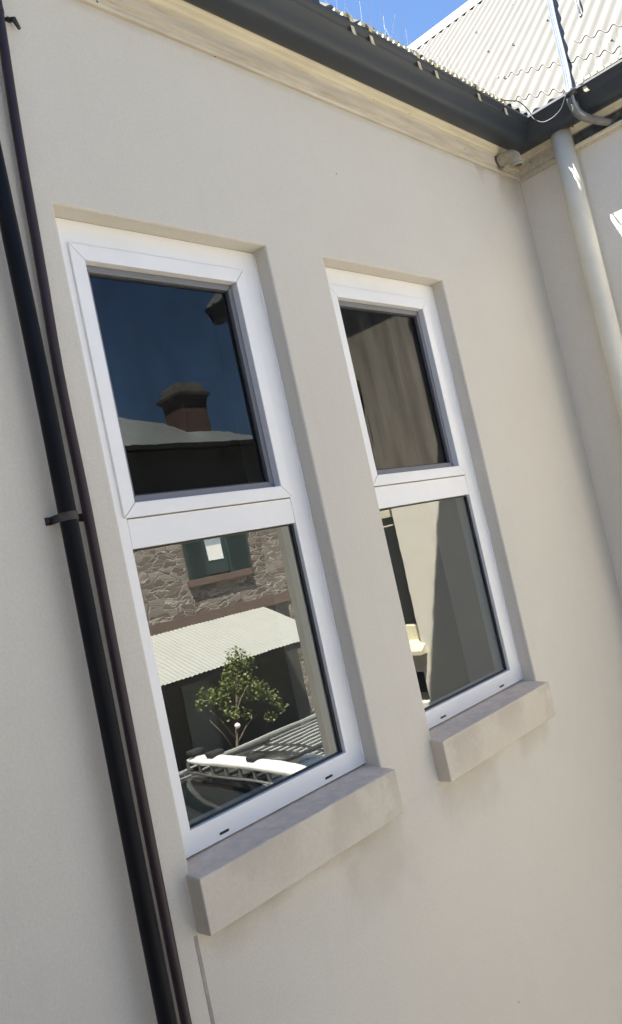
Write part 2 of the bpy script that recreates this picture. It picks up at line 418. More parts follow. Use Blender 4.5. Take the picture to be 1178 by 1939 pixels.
# ---------------------------------------------------------------- windows
def mitred_frame(bm, u0, u1, z0, z1, wl, wr, wt, wb, d0, d1, f, gap=.0006):
    """four mitred members, outer u0..u1, z0..z1; d0 = face depth, d1 = back"""
    O = [(u0, z0), (u1, z0), (u1, z1), (u0, z1)]; I = [(u0 + wl, z0 + wb), (u1 - wr, z0 + wb), (u1 - wr, z1 - wt), (u0 + wl, z1 - wt)]
    for k in range(4):
        j = (k + 1) % 4; q = [list(O[k]), list(O[j]), list(I[j]), list(I[k])]
        ax = 0 if k in (0, 2) else 1; s = 1 if q[1][ax] > q[0][ax] else -1
        q[0][ax] += s * gap; q[3][ax] += s * gap; q[1][ax] -= s * gap; q[2][ax] -= s * gap
        A = [bm.verts.new(f(p[0], d0, p[1])) for p in q]; B = [bm.verts.new(f(p[0], d1, p[1])) for p in q]
        for i in range(4): bm.faces.new((A[i], A[(i + 1) % 4], B[(i + 1) % 4], B[i]))
        bm.faces.new(A[::-1]); bm.faces.new(B)
def frame_ring(bm, u0, u1, z0, z1, wl, wr, wt, wb, d0, d1, f):
    O = [(u0, z0), (u1, z0), (u1, z1), (u0, z1)]; I = [(u0 + wl, z0 + wb), (u1 - wr, z0 + wb), (u1 - wr, z1 - wt), (u0 + wl, z1 - wt)]
    V = [[bm.verts.new(f(p[0], d, p[1])) for p in q] for d in (d0, d1) for q in (O, I)]
    for k in range(4):
        j = (k + 1) % 4
        for a, b in ((0, 1), (1, 3), (3, 2), (2, 0)): bm.faces.new((V[a][k], V[a][j], V[b][j], V[b][k]))
def fbox(bm, f, u0, u1, d0, d1, z0, z1, mi=0):
    p, q = f(u0, d0, z0), f(u1, d1, z1)
    box(bm, min(p[0], q[0]), max(p[0], q[0]), min(p[1], q[1]), max(p[1], q[1]), z0, z1, mi)
def window(u0, u1, f, glow, gup, label, seed, slots, wt=.071):
    D0, D1 = .057, .125
    s0, s1 = u0 + .052, u1 - .0675          # sash outer
    bm = bmesh.new(); e = .0006
    # frame: stiles, head, transom, bottom rail
    frame_ring(bm, u0 + .001, u1 - .001, ZS, OP_T - .001, .0615, .070, .063, .0566, D0, D1, f)
    fbox(bm, f, u0 + .0625 + e, u1 - .071 - e, D0 + .0006, D1, .121, .196)
    fr = build('window', bm, [M_upvc, M_slot], house, bevel=.0022); tag(fr, label)
    # dark rebate behind the sash gap
    bm = bmesh.new(); fbox(bm, f, s0 - .012, s1 + .012, D1 - .03, D1 - .02, .2, .205); 
    bm.free()
    bm = bmesh.new(); mitred_frame(bm, s0, s1, .1985, .908, .040, .039, .043, .037, D0 - .007, D1 - .03, f)
    build('sash', bm, M_upvc, fr, bevel=.0025)
    bm = bmesh.new(); a0, a1, b0, b1 = s0 + .040, s1 - .039, .1985 + .037, .908 - .043
    mitred_frame(bm, a0 + .0005, a1 - .0005, b0 + .0005, b1 - .0005, .019, .019, .019, .019, D0 + .016, D0 + .03, f)
    build('screen_frame', bm, M_screen, fr, bevel=.002)
    bm = bmesh.new(); mitred_frame(bm, a0 + .017, a1 - .017, b0 + .017, b1 - .017, .007, .007, .007, .007, D0 + .028, D0 + .034, f, 0)
    mitred_frame(bm, u0 + .0632, u1 - .0717, -.5695, .1205, .006, .009, .004, .0045, D0 + .013, D0 + .021, f, 0)
    build('gasket', bm, M_gasket, fr)
    def pane(x0, x1, z0, z1, d, mm):
        bm = bmesh.new(); bm.faces.new([bm.verts.new(f(x, d, z)) for x, z in ((x0, z0), (x1, z0), (x1, z1), (x0, z1))])
        return build('glass_pane', bm, mm, fr)
    tag(pane(a0 + .01, a1 - .01, b0 + .01, b1 - .01, D0 + .031, gup), 'dark upper pane')
    tag(pane(u0 + .06, u1 - .065, -.575, .125, D0 + .019, glow), 'mirror-like lower pane')
    for (a, b) in slots:
        bm = bmesh.new()
        zz = -.6115 + (.0 if a < 1.2 else .0)
        pts = [(a + .003 * (1 - math.cos(t)), zz + .0035 * math.sin(t)) for t in (R(90), R(45), 0, R(-45), R(-90))]
        pts = [(a, zz + .0032), (b, zz + .0032), (b + .002, zz), (b, zz - .0032), (a, zz - .0032), (a - .002, zz)]
        vs = [bm.verts.new(f(x, D0 - .0006, z)) for x, z in pts]; bm.faces.new(vs)
        vs2 = [bm.verts.new(f(x, D0 + .001, z)) for x, z in pts]; bm.faces.new(vs2[::-1])
        for i in range(6): bm.faces.new((vs[i], vs[(i + 1) % 6], vs2[(i + 1) % 6], vs2[i]))
        build('drain_slot', bm, M_slot, fr)
    # ragged bead of filler where frame meets the right reveal
    rnd = random.Random(seed); bm = bmesh.new(); pts, rr = [], []
    n = 90
    for i in range(n + 1):
        z = ZS + .002 + (OP_T - ZS - .004) * i / n
        pts.append(f(u1 - .0015, D0, z)); rr.append(.0035 + .0032 * max(0, noise.noise(Vector((seed, z * 14, 0)))) + rnd.uniform(0, .0006))
    tube(bm, pts, rr, 8); build('filler_bead', bm, M_upvc, fr, smooth=True)
    # sill
    bm = bmesh.new()
    sx0, sx1 = u0 - .014, u1 + .004
    prof = [(.0, -.770), (-.0503, -.770), (-.0503, -.641), (.0, -.6335), (.0, -.6335)]
    nseg = 12
    rings = []
    for i in range(nseg + 1):
        x = sx0 + (sx1 - sx0) * i / nseg
        j = lambda k: .0012 * noise.noise(Vector((x * 9, k * 3.1, seed)))
        rings.append([bm.verts.new(f(x, d + (j(k) if k in (1, 2) else 0), z + j(k + 5))) for k, (d, z) in enumerate([(.12, -.770), (-.0503, -.770), (-.0503, -.641), (.12, -.6262)])])
    for a, b in zip(rings, rings[1:]):
        for k in range(4):
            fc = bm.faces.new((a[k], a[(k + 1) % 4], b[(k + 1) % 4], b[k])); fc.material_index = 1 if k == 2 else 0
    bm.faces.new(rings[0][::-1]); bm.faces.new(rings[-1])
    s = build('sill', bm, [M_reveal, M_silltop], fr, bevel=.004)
    return fr
idf = lambda u, d, z: (u, d, z)
window(W1X[0], W1X[1], idf, M_glass, M_glassU, 'white window nearest the pipes, reflecting a stone house', 3, [(.949, .977), (1.344, 1.372)])
window(W2X[0], W2X[1], idf, M_glass2, M_glassU2, 'white window nearest the corner, reflecting the shadowed side wing', 9, [(1.932, .0 + 1.962), (2.328, 2.358)])

# side-wing window (timber, cream), seen in the reflection
u0, u1 = 1.055, 1.70
bm = bmesh.new()
for a in ((u0, u0 + .055, .09, .15, -.60, OP_T), (u1 - .055, u1, .09, .15, -.60, OP_T), (u0 + .055, u1 - .055, .092, .15, OP_T - .06, OP_T), (u0 + .055, u1 - .055, .088, .15, .155, .20), (u0 + .055, u1 - .055, .092, .15, .095, .105), (u0 + .055, u1 - .055, .092, .15, -.60, -.50)):
    fbox(bm, fw2, *a)
ws = build('window', bm, M_cream, house, bevel=.003); tag(ws, 'cream timber window in the side wing')
bm = bmesh.new(); bm.faces.new([bm.verts.new(fw2(x, .12, z)) for x, z in ((u0 + .03, -.55), (u1 - .03, -.55), (u1 - .03, .95), (u0 + .03, .95))])
build('glass_pane', bm, M_glass, ws)
bm = bmesh.new(); prism(bm, [(X2 - .055, -.66), (X2 + .1, -.66), (X2 + .1, -.585), (X2 - .01, -.60), (X2 - .055, -.63)], 'y', -u1 - .03, -u0 + .03)
build('sill', bm, M_cream, ws, bevel=.004)
# corner board and thin pipe at the wing's outer corner
bm = bmesh.new(); box(bm, X2 - .018, X2 + .10, -2.003, -1.885, GZ, 1.57)
cb = build('corner_board', bm, mat('corner_board_paint', (.24, .23, .20), .7, var=.2, vscale=5), house, bevel=.004)

# vent panel in the wing's frieze
bm = bmesh.new(); d = .024
y0, y1, z0, z1 = -.305, -.60, 1.597, 1.648
fr_ = [(y0, z0), (y1, z0)]
f3 = lambda u, dd, z: (X2 - dd, -u, z)
mitred_frame(bm, -y0 - .018, -y1 + .018, z0 - .014, z1 + .014, .016, .016, .012, .012, .034, .012, f3, 0)
vp = build('vent', bm, M_cream, house, bevel=.002); tag(vp, 'dark louvred vent panel in the side cornice')
bm = bmesh.new(); box(bm, X2 - .0245, X2 - .018, y1, y0, z0, z1)
for k in range(5):
    zz = z0 + .004 + k * .0105; prism(bm, [(X2 - .0245, zz), (X2 - .030, zz - .002), (X2 - .0245, zz + .005)], 'y', y1, y0)
build('louvre', bm, M_vent, vp)

# flat strip below the sill's left end, a groove's shade in its colour
bm = bmesh.new(); box(bm, .7795, .7885, -.0012, .002, GZ, -.772)
build('joint_strip', bm, mat('joint_shadow', (.42, .39, .34), .9, var=.3, vscale=20), house)

# ---------------------------------------------------------------- pipes and things fixed to the house
def pipe(name, pts, r, m_, label, cat, n=16):
    root = empty(name, pts[-1]); tag(root, label, cat)
    bm = bmesh.new(); tube(bm, pts, r, n); build('pipe', bm, m_, root, smooth=False)
    return root
bp_pts = curve_pts([(.646, -.042, 1.58), (.648, -.042, 1.2), (.652, -.042, .90), (.655, -.042, .54), (.654, -.042, .229), (.652, -.042, -.167), (.650, -.042, -.507), (.649, -.042, -.834), (.648, -.042, -1.3), (.648, -.042, -3), (.648, -.042, GZ)], 6)
blk = pipe('downpipe', bp_pts, .0200, M_black, 'glossy black round downpipe beside the larger window', 'downpipe', 24)
br_pts = curve_pts([(.757, -.019, 1.58), (.747, -.019, 1.376), (.734, -.019, 1.114), (.725, -.019, .803), (.716, -.019, .54), (.717, -.019, .227), (.712, -.019, -.183), (.708, -.019, -.533), (.706, -.019, -.87), (.705, -.019, -1.3), (.705, -.019, -3), (.705, -.019, GZ)], 6)
brn = pipe('conduit', br_pts, .0118, M_brown, 'thin dark brown pipe between the black downpipe and the window', 'pipe', 20)
# saddle clamp on the black pipe, with lugs either side
def saddle(cx, cy, cz, r, w, parent, m_, lug=.02, th=.0022, right=None):
    bm = bmesh.new(); n = 14
    pr = [(cx - r - lug, -.001), (cx - r - .001, -.001)] + [(cx + (r + th / 2) * math.cos(math.pi + math.pi * k / n), cy - (r + th / 2) * math.sin(math.pi * k / n)) for k in range(n + 1)] + [(cx + r + .001, -.001), ((right or cx + r + lug), -.001)]
    V = []
    for (x, y) in pr: V.append((x, y))
    for z in (0,):
        A = [bm.verts.new((x, y, cz - w / 2)) for x, y in V]; B = [bm.verts.new((x, y, cz + w / 2)) for x, y in V]
        for i in range(len(V) - 1): bm.faces.new((A[i], A[i + 1], B[i + 1], B[i]))
    o = build('clamp', bm, m_, parent); md = o.modifiers.new('s', 'SOLIDIFY'); md.thickness = th; md.offset = 0
    for sx in (cx - r - lug * .6, (right - .008 if right else cx + r + lug * .6)):
        bm = bmesh.new(); tube(bm, [(sx, -.002, cz), (sx, -.007, cz), (sx, -.0071, cz), (sx, -.009, cz)], [.006, .006, .0035, .003], 6); build('screw', bm, M_clamp, o)
    return o
saddle(.654, -.042, .207, .0192, .018, blk, M_clamp, .014, .0025, right=.739)
saddle(.648, -.042, 1.2, .0192, .018, blk, M_clamp, .022)
saddle(.7495, -.019, 1.437, .0112, .010, brn, M_clamp, .016, .002, right=.789)
bm = bmesh.new(); tube(bm, [(.785, -.004, 1.437), (.788, -.018, 1.430), (.797, -.020, 1.408)], [.006, .007, .0045], 8); build('screw', bm, M_clamp, brn)

# cream downpipe on the side wing
wp = [(3.372, -.262, 1.687), (3.372, -.262, 1.3), (3.372, -.262, .4), (3.372, -.262, -1.5), (3.372, -.262, GZ)]
cr = pipe('downpipe', wp, .0455, M_pipe, 'thick cream plastic downpipe on the side wing near the corner', 'downpipe', 32)
bm = bmesh.new()
for k in range(26):
    a = random.uniform(0, 6.28); rr = random.uniform(.0, .035)
    c = Vector((3.372 + rr * math.cos(a) - .01, -.30 + rr * math.sin(a) * .8, 1.672 + random.uniform(-.004, .01)))
    bmesh.ops.create_icosphere(bm, subdivisions=1, radius=random.uniform(.003, .008), matrix=Matrix.Translation(c))
build('debris', bm, M_rust, cr)
# overflow elbow
M_oldpipe = mat('stained_pvc', (.60, .55, .42), .7, var=.5, vscale=18, vcol=(.26, .22, .16))
el = empty('overflow_elbow', (3.2, -.02, 1.60)); tag(el, 'short cream plastic pipe elbow poking out of the cornice by the corner', 'pipe elbow')
ctr = [(3.205, .0, 1.622), (3.205, -.045, 1.622), (3.207, -.075, 1.619), (3.209, -.092, 1.606), (3.210, -.096, 1.588), (3.210, -.096, 1.562)]
cp = curve_pts(ctr, 5)
bm = bmesh.new(); tube(bm, cp, [.029] * len(cp), 24, cap=False); build('elbow', bm, M_oldpipe, el, smooth=True).modifiers.new('s', 'SOLIDIFY').thickness = .003
bm = bmesh.new(); tube(bm, [(3.210, -.096, 1.572), (3.210, -.096, 1.560)], [.032, .032], 24, cap=False); build('rim', bm, M_oldpipe, el, smooth=True).modifiers.new('s', 'SOLIDIFY').thickness = .003
bm = bmesh.new(); tube(bm, [(3.205, -.021, 1.622), (3.205, -.026, 1.622)], [.039, .035], 24); build('seal', bm, M_vent, el)

# service conduit: bundle of grey cables rising past the gutter
cd = empty('service_cables', (3.2, -.40, 1.75)); tag(cd, 'bundle of silvery grey cables rising over the side gutter', 'cables')
path = [(4.9, .15, 3.36), (4.695, .084, 3.167), (4.429, -.002, 2.916), (4.023, -.135, 2.531), (3.723, -.238, 2.241), (3.432, -.337, 1.96), (3.29, -.382, 1.82), (3.225, -.40, 1.735), (3.236, -.398, 1.690), (3.262, -.405, 1.650), (3.32, -.43, 1.628), (3.40, -.47, 1.618)]
for k, (off, rr, mm) in enumerate((((0, .007, 0), .0085, M_conduit), ((-.008, -.007, .0), .0065, mat('pale_cable', (.3, .32, .35), .3, metal=.2)), ((-.003, .017, 0), .005, M_conduit))):
    pts = [Vector(p) + Vector(off) for p in path]
    bm = bmesh.new(); cpp = curve_pts(pts, 6); tube(bm, cpp, rr, 12); build('cable', bm, mm if k < 2 else M_conduit, cd, smooth=True)
bm = bmesh.new(); tube(bm, [(3.218, -.403, 1.752), (3.221, -.402, 1.728)], [.024, .024], 14); build('tape', bm, M_cable, cd)
bm = bmesh.new(); cpp = curve_pts([(3.236, -.398, 1.700), (3.250, -.400, 1.665), (3.29, -.418, 1.638), (3.345, -.445, 1.622), (3.41, -.475, 1.615)], 6); tube(bm, cpp, .0165, 14); build('sleeve', bm, mat('grey_sleeve', (.22, .21, .2), .7, var=.3, vscale=30), cd, smooth=True)
# thin loose cable
lc = bmesh.new(); cpp = curve_pts([(3.017, -.188, 1.772), (3.07, -.20, 1.778), (3.13, -.205, 1.790), (3.19, -.203, 1.787), (3.228, -.205, 1.768), (3.225, -.217, 1.728), (3.222, -.25, 1.692), (3.221, -.284, 1.683), (3.221, -.32, 1.688), (3.221, -.352, 1.706), (3.22, -.380, 1.745)], 6)
tube(lc, cpp, .0024, 8); lo = build('loose_cable', lc, M_cable, smooth=True); tag(lo, 'thin dark cable drooping across the gutter corner to the grey cables', 'cable')
# aerial stay stub lying over the roof
bm = bmesh.new(); tube(bm, [(4.39, -.126, 2.99), (3.997, -.278, 2.475)], .004, 8); tube(bm, [(4.0, -.277, 2.478), (3.99, -.281, 2.462)], .008, 8); st = build('stay_wire', bm, M_conduit, smooth=True)
tag(st, 'short grey stay wire ending on the pale roof right of the cables', 'wire')
# thin dark lines following the corrugations, built as tubes
def roof_h(x, y):
    t = (y + 2.06); return EZ + T * (x - EX) + .009 * math.sin(2 * math.pi * t / .076) * math.sqrt(1 + T * T)
for (a, b, lab) in (((3.88, .125), (3.36, -.60), 'long thin dark line following the roof ribs, ending behind the spikes'), ((3.74, -.30), (3.56, -.66), 'short thin dark line on the roof ribs, topmost behind the spikes'), ((3.524, -.025), (3.30, -.35), 'thin dark line on the roof ribs lowest above the gutter corner')):
    bm = bmesh.new(); pts = []
    n = 80
    for i in range(n + 1):
        x = a[0] + (b[0] - a[0]) * i / n; y = a[1] + (b[1] - a[1]) * i / n
        pts.append(Vector((x, y, roof_h(x, y))) + nr * .003)
    tube(bm, pts, .0026, 6); o = build('roof_line', bm, M_cable, smooth=True); tag(o, lab, 'wire', 'thin dark lines on the corrugated roof')

# bird spikes along the gutters
def spikes(p0, p1, outv, label, straps, seed, hgt=.11):
    rnd = random.Random(seed); p0, p1 = Vector(p0), Vector(p1); L = (p1 - p0).length; dv = (p1 - p0).normalized(); outv = Vector(outv)
    root = empty('bird_spikes', p0); tag(root, label, 'bird spikes', 'bird spike strips along the gutters')
    bm = bmesh.new(); n = int(L / .03)
    for i in range(n):
        c = p0 + dv * (i + .5) * L / n; w = Vector((0, 0, 1))
        M_ = Matrix((dv.to_4d(), outv.to_4d(), w.to_4d(), (0, 0, 0, 1))).transposed(); M_.translation = c
        for r_ in range(4): M_[3][r_] = 1 if r_ == 3 else 0
        bmesh.ops.create_cube(bm, size=1, matrix=Matrix.Translation(c) @ Matrix(((dv.x, outv.x, 0, 0), (dv.y, outv.y, 0, 0), (dv.z, outv.z, 1, 0), (0, 0, 0, 1))) @ Matrix.Diagonal((L / n * .72, .030, .008 + rnd.uniform(0, .005), 1)))
    build('base_strip', bm, M_spikebase, root)
    bm = bmesh.new(); n = int(L / .022)
    for i in range(n):
        c = p0 + dv * (i + rnd.uniform(.3, .7)) * L / n
        k = (i % 3) - 1
        tip = c + Vector((0, 0, hgt * rnd.uniform(.85, 1.05))) + outv * (k * .035) + dv * rnd.uniform(-.02, .02)
        tube(bm, [c, tip], [.0006, .0005], 4, cap=False)
    build('spikes', bm, M_spike, root)
    for s in straps:
        c = p0 + dv * s
        bm = bmesh.new(); pr = [(0, .010), (.014, .010), (.0215, .002), (.024, -.012), (.015, -.026), (.0135, -.050), (.012, -.056)]
        pts = [c + outv * (a) + Vector((0, 0, b)) + dv * (.006 * j_) for j_, (a, b) in enumerate(pr)]
        A = [bm.verts.new(p - dv * .0085) for p in pts]; B = [bm.verts.new(p + dv * .0085) for p in pts]
        for i in range(len(pts) - 1): bm.faces.new((A[i], A[i + 1], B[i + 1], B[i]))
        o = build('strap', bm, M_spikebase, root); md = o.modifiers.new('s', 'SOLIDIFY'); md.thickness = .0025
gz, gy = 1.775, -.168
spikes((1.90, gy, gz), (1.985, gy, gz), (0, -1, 0), 'end of bird spike strip over the front gutter, leftmost', [.062], 1)
spikes((2.04, gy, gz), (2.36, gy, gz), (0, -1, 0), 'bird spike strip over the front gutter against the blue sky', [.025, .315], 2)
spikes((2.42, gy, gz), (2.80, gy, gz), (0, -1, 0), 'bird spike strip over the front gutter with pale roof behind', [.050, .366], 3)
spikes((2.84, gy, gz), (3.06, gy, gz), (0, -1, 0), 'bird spike strip over the front gutter closest to the inner corner', [.170], 4)
gx = X2 - .166
spikes((gx, -.43, gz), (gx, -.83, gz), (-1, 0, 0), 'bird spike strip over the side gutter just past the cables', [.0], 5)
spikes((gx, -.86, gz), (gx, -1.26, gz), (-1, 0, 0), 'further bird spike strip on the side gutter', [.05], 6)

# ================================================================ behind the camera: what the panes mirror
SH = empty('stone_house', (9, -14, GZ)); tag(SH, 'two-storey rubble stone house mirrored in the left window', 'house')
def stone_mat():
    M = bpy.data.materials.new('rubble_stone'); M.use_nodes = True; nt = M.node_tree; L = nt.links.new; b = nt.nodes['Principled BSDF']
    tc = N(nt, 'ShaderNodeTexCoord'); mp = N(nt, 'ShaderNodeMapping'); mp.inputs['Scale'].default_value = (2.9, 2.9, 9.5)
    nz = N(nt, 'ShaderNodeTexNoise'); nz.inputs['Scale'].default_value = 2.2; nz.inputs['Detail'].default_value = 3; L(tc.outputs['Object'], nz.inputs['Vector'])
    va = N(nt, 'ShaderNodeVectorMath', operation='SCALE'); va.inputs[3].default_value = .32; L(nz.outputs['Color'], va.inputs[0])
    ad = N(nt, 'ShaderNodeVectorMath', operation='ADD'); L(tc.outputs['Object'], ad.inputs[0]); L(va.outputs[0], ad.inputs[1]); L(ad.outputs[0], mp.inputs[0])
    v1 = N(nt, 'ShaderNodeTexVoronoi', feature='DISTANCE_TO_EDGE'); v1.inputs['Scale'].default_value = 1; L(mp.outputs[0], v1.inputs['Vector'])
    v2 = N(nt, 'ShaderNodeTexVoronoi'); v2.inputs['Scale'].default_value = 1; L(mp.outputs[0], v2.inputs['Vector'])
    cr_ = N(nt, 'ShaderNodeValToRGB'); e = cr_.color_ramp.elements; e[0].color = (.10, .078, .064, 1); e[1].color = (.25, .215, .18, 1); e.new(.5).color = (.165, .13, .11, 1)
    sx = N(nt, 'ShaderNodeSeparateColor'); L(v2.outputs['Color'], sx.inputs[0]); L(sx.outputs[0], cr_.inputs[0])
    mr = N(nt, 'ShaderNodeMapRange'); mr.inputs[1].default_value = .02; mr.inputs[2].default_value = .09; L(v1.outputs['Distance'], mr.inputs[0])
    mx = N(nt, 'ShaderNodeMix', data_type='RGBA'); mx.inputs[6].default_value = (.30, .27, .235, 1); L(mr.outputs[0], mx.inputs[0]); L(cr_.outputs[0], mx.inputs[7])
    L(mx.outputs[2], b.inputs['Base Color']); b.inputs['Roughness'].default_value = .95
    bp = N(nt, 'ShaderNodeBump'); bp.inputs['Distance'].default_value = .06; bp.inputs['Strength'].default_value = .8; L(mr.outputs[0], bp.inputs['Height']); L(bp.outputs[0], b.inputs['Normal'])
    return M
M_stone = stone_mat()
M_brick = mat('terracotta_brick', (.14, .098, .078), .85, var=.4, vscale=5, vcol=(.11, .075, .06), stretch=(1, 1, 4))
def brick_mat(name, c1_, c2_, mo):
    M = bpy.data.materials.new(name); M.use_nodes = True; nt = M.node_tree; L = nt.links.new; b = nt.nodes['Principled BSDF']; b.inputs['Roughness'].default_value = .9
    tc = N(nt, 'ShaderNodeTexCoord'); sp_ = N(nt, 'ShaderNodeSeparateXYZ'); L(tc.outputs['Object'], sp_.inputs[0])
    ad = N(nt, 'ShaderNodeMath', operation='ADD'); L(sp_.outputs[0], ad.inputs[0]); L(sp_.outputs[1], ad.inputs[1])
    cb_ = N(nt, 'ShaderNodeCombineXYZ'); L(ad.outputs[0], cb_.inputs[0]); L(sp_.outputs[2], cb_.inputs[1])
    bt = N(nt, 'ShaderNodeTexBrick'); L(cb_.outputs[0], bt.inputs['Vector']); bt.inputs['Scale'].default_value = 1; bt.inputs['Brick Width'].default_value = .24; bt.inputs['Row Height'].default_value = .086; bt.inputs['Mortar Size'].default_value = .008
    bt.inputs['Color1'].default_value = (*c1_, 1); bt.inputs['Color2'].default_value = (*c2_, 1); bt.inputs['Mortar'].default_value = (*mo, 1)
    L(bt.outputs['Color'], b.inputs['Base Color']); return M
M_cbrick = brick_mat('chimney_brick', (.17, .085, .058), (.12, .06, .042), (.22, .19, .16))
M_csoot = brick_mat('sooty_brick', (.10, .065, .05), (.055, .04, .035), (.12, .11, .10))
M_green = mat('green_paint', (.032, .05, .046), .5, var=.2, vscale=4)
M_vroof = mat('verandah_iron', (.35, .352, .325), .45, var=.08, vscale=2)
M_dark = mat('verandah_dark', (.045, .042, .035), .9, var=.3, vscale=1)
FY = -14.0
bm = bmesh.new(); box(bm, -2, 15.2, FY - 8, FY, GZ, 3.45)
wl = build('wall', bm, M_stone, SH)
bm = bmesh.new(); box(bm, -2.02, 15.22, FY - .02, FY + .035, -.93, -.66); build('brick_band', bm, M_brick, SH)
bm = bmesh.new(); box(bm, -2.03, 15.23, FY - .02, FY + .05, 2.2, 3.46); build('eave_shade_band', bm, mat('eave_shade', (.10, .10, .08), .8), SH)  # shade under the eave, put in as a dark band over the stone
# upper window
bm = bmesh.new(); box(bm, 12.0, 13.7, FY - .01, FY + .05, .22, 2.0); wd = build('window', bm, M_green, SH, bevel=.01)
bm = bmesh.new(); box(bm, 12.50, 13.02, FY + .051, FY + .058, .55, 1.9); build('glass_pane', bm, mat('old_glass', (.30, .35, .37), .1, spec=.8), wd)
bm = bmesh.new(); box(bm, 12.51, 13.01, FY + .059, FY + .066, .56, .93); build('curtain', bm, mat('white_blind', (.75, .75, .72), .8), wd)
for (a, b) in ((11.80, 12.42), (13.15, 13.90)):
    bm = bmesh.new(); box(bm, a, b, FY + .052, FY + .075, .17, 2.0)
    for k in range(30): box(bm, a + .08, b - .08, FY + .0755, FY + .092, .25 + k * .058, .275 + k * .058)
    build('shutter', bm, M_green, wd)
bm = bmesh.new(); box(bm, 11.75, 13.85, FY - .01, FY + .13, .0, .17); build('sill', bm, M_brick, wd, bevel=.01)
# main roof: hip, pitch 27
ez, ey, tp = 3.50, FY + .55, .51
V = [(-3, ey, ez), (15.35, ey, ez), (15.35, FY - 8.6, ez), (-3, FY - 8.6, ez)]
hd = 4.6
bm = bmesh.new(); b4 = [bm.verts.new(p) for p in V]; t2 = [bm.verts.new((-3 + hd, ey - hd, ez + hd * tp)), bm.verts.new((15.35 - hd, ey - hd, ez + hd * tp))]
bm.faces.new((b4[0], b4[1], t2[1], t2[0])); bm.faces.new((b4[1], b4[2], t2[1])); bm.faces.new((b4[2], b4[3], t2[0], t2[1])); bm.faces.new((b4[3], b4[0], t2[0])); bm.faces.new(b4[::-1])
rf = build('roof', bm, mat('old_roof_iron', (.42, .44, .40), .5, var=.25, vscale=1.2, stretch=(4, .3, .3)), SH)
bm = bmesh.new(); box(bm, -3, 15.35, ey, ey + .12, ez - .12, ez - .01); build('gutter', bm, M_dark, SH)
# chimney with corbelled head
bm = bmesh.new()
cx, cy, s = 13.65, -14.95, .41
prof = [(.0, 3.9), (.0, 4.72), (.0, 4.73), (.01, 4.86), (.02, 4.90), (.04, 4.98), (.09, 5.05), (.12, 5.07), (.12, 5.14), (.02, 5.18), (.0, 5.40), (-.03, 5.42)]
rings = []
for (o_, z) in prof:
    h = s + o_; rings.append([bm.verts.new((cx + sx_ * h, cy + sy_ * h, z)) for sx_, sy_ in ((-1, -1), (1, -1), (1, 1), (-1, 1))])
for i, (a, b) in enumerate(zip(rings, rings[1:])):
    for k in range(4):
        fc = bm.faces.new((a[k], a[(k + 1) % 4], b[(k + 1) % 4], b[k])); fc.material_index = 0 if i < 1 else (2 if i >= 9 else 1)
bm.faces.new(rings[-1]).material_index = 1
build('chimney', bm, [M_cbrick, M_csoot, mat('chimney_cap', (.22, .20, .16), .9, var=.4, vscale=6)], rf)
# verandah
vz0, vz1 = -.90, -1.80
vv = Vector((0, 2.0, vz1 - vz0))
vr = corr('verandah_roof', (-2, FY + .04, vz0), vv, (1, 0, 0), vv.length, 16.05, .12, .009, M_vroof, SH, rows=2, per=6)
bm = bmesh.new(); box(bm, -2, 14.05, FY + 1.93, FY + 1.99, vz1 - .16, vz1 - .03); build('verandah_beam', bm, M_dark, SH)
bm = bmesh.new(); box(bm, -2, 14.9, FY + .01, FY + .03, GZ, -.94); build('verandah_wall', bm, M_dark, SH)
for px in (3.0, 6.5, 13.9):
    bm = bmesh.new(); box(bm, px - .07, px + .07, FY + 1.88, FY + 1.99, GZ, vz1 - .1); build('verandah_post', bm, mat('post_grey', (.12, .12, .11), .7) if px == 3.0 else bpy.data.materials['post_grey'], SH, bevel=.01)
bm = bmesh.new(); box(bm, 10.9, 11.75, FY + .031, FY + .06, GZ + .1, GZ + 2.2); build('door', bm, mat('grey_door', (.08, .09, .085), .7), SH, bevel=.01)

# corrugated fence
FN = empty('iron_fence', (9, -9.4, GZ)); tag(FN, 'grey ribbed iron fence behind the car, mirrored in the left window', 'fence')
M_fence = mat('fence_iron', (.40, .41, .39), .5, var=.3, vscale=2, stretch=(.5, 1, 14))
corr('panel', (3.4, -9.4, GZ + .05), (1, 0, 0), (0, 0, 1), 7.3, 1.42, .062, .016, M_fence, FN, rows=8)
bm = bmesh.new(); box(bm, 3.4, 10.72, -9.43, -9.37, GZ + 1.475, GZ + 1.51); build('top_rail', bm, M_fence, FN)
bm = bmesh.new(); box(bm, 10.66, 10.74, -9.44, -9.33, GZ, GZ + 1.50); build('post', bm, M_fence, FN)

# small tree
TR = empty('small_tree', (9.25, -10.1, GZ)); tag(TR, 'small leafy green tree standing in front of the dark verandah', 'tree')
bm = bmesh.new(); tx, ty = 9.12, -10.1
tube(bm, curve_pts([(tx, ty, GZ), (tx + .03, ty, GZ + .6), (tx - .02, ty, GZ + 1.2), (tx + .16, ty, GZ + 1.9), (tx + .38, ty + .03, GZ + 2.7)], 4), [.04 - .0012 * i for i in range(17)], 8)
for (a, b) in (((tx, ty, GZ + 1.2), (tx - .55, ty + .1, GZ + 2.0)), ((tx + .03, ty, GZ + 1.4), (tx + .75, ty - .1, GZ + 1.75)), ((tx + .08, ty, GZ + 1.8), (tx + .4, ty + .2, GZ + 2.4)), ((tx, ty, GZ + 1.5), (tx - .2, ty - .3, GZ + 2.1))):
    tube(bm, [a, (Vector(a) + Vector(b)) / 2 + Vector((0, 0, .06)), b], [.02, .014, .006], 6)
build('trunk', bm, mat('bark', (.14, .11, .08), .9), TR)
bm = bmesh.new(); rnd = random.Random(11)
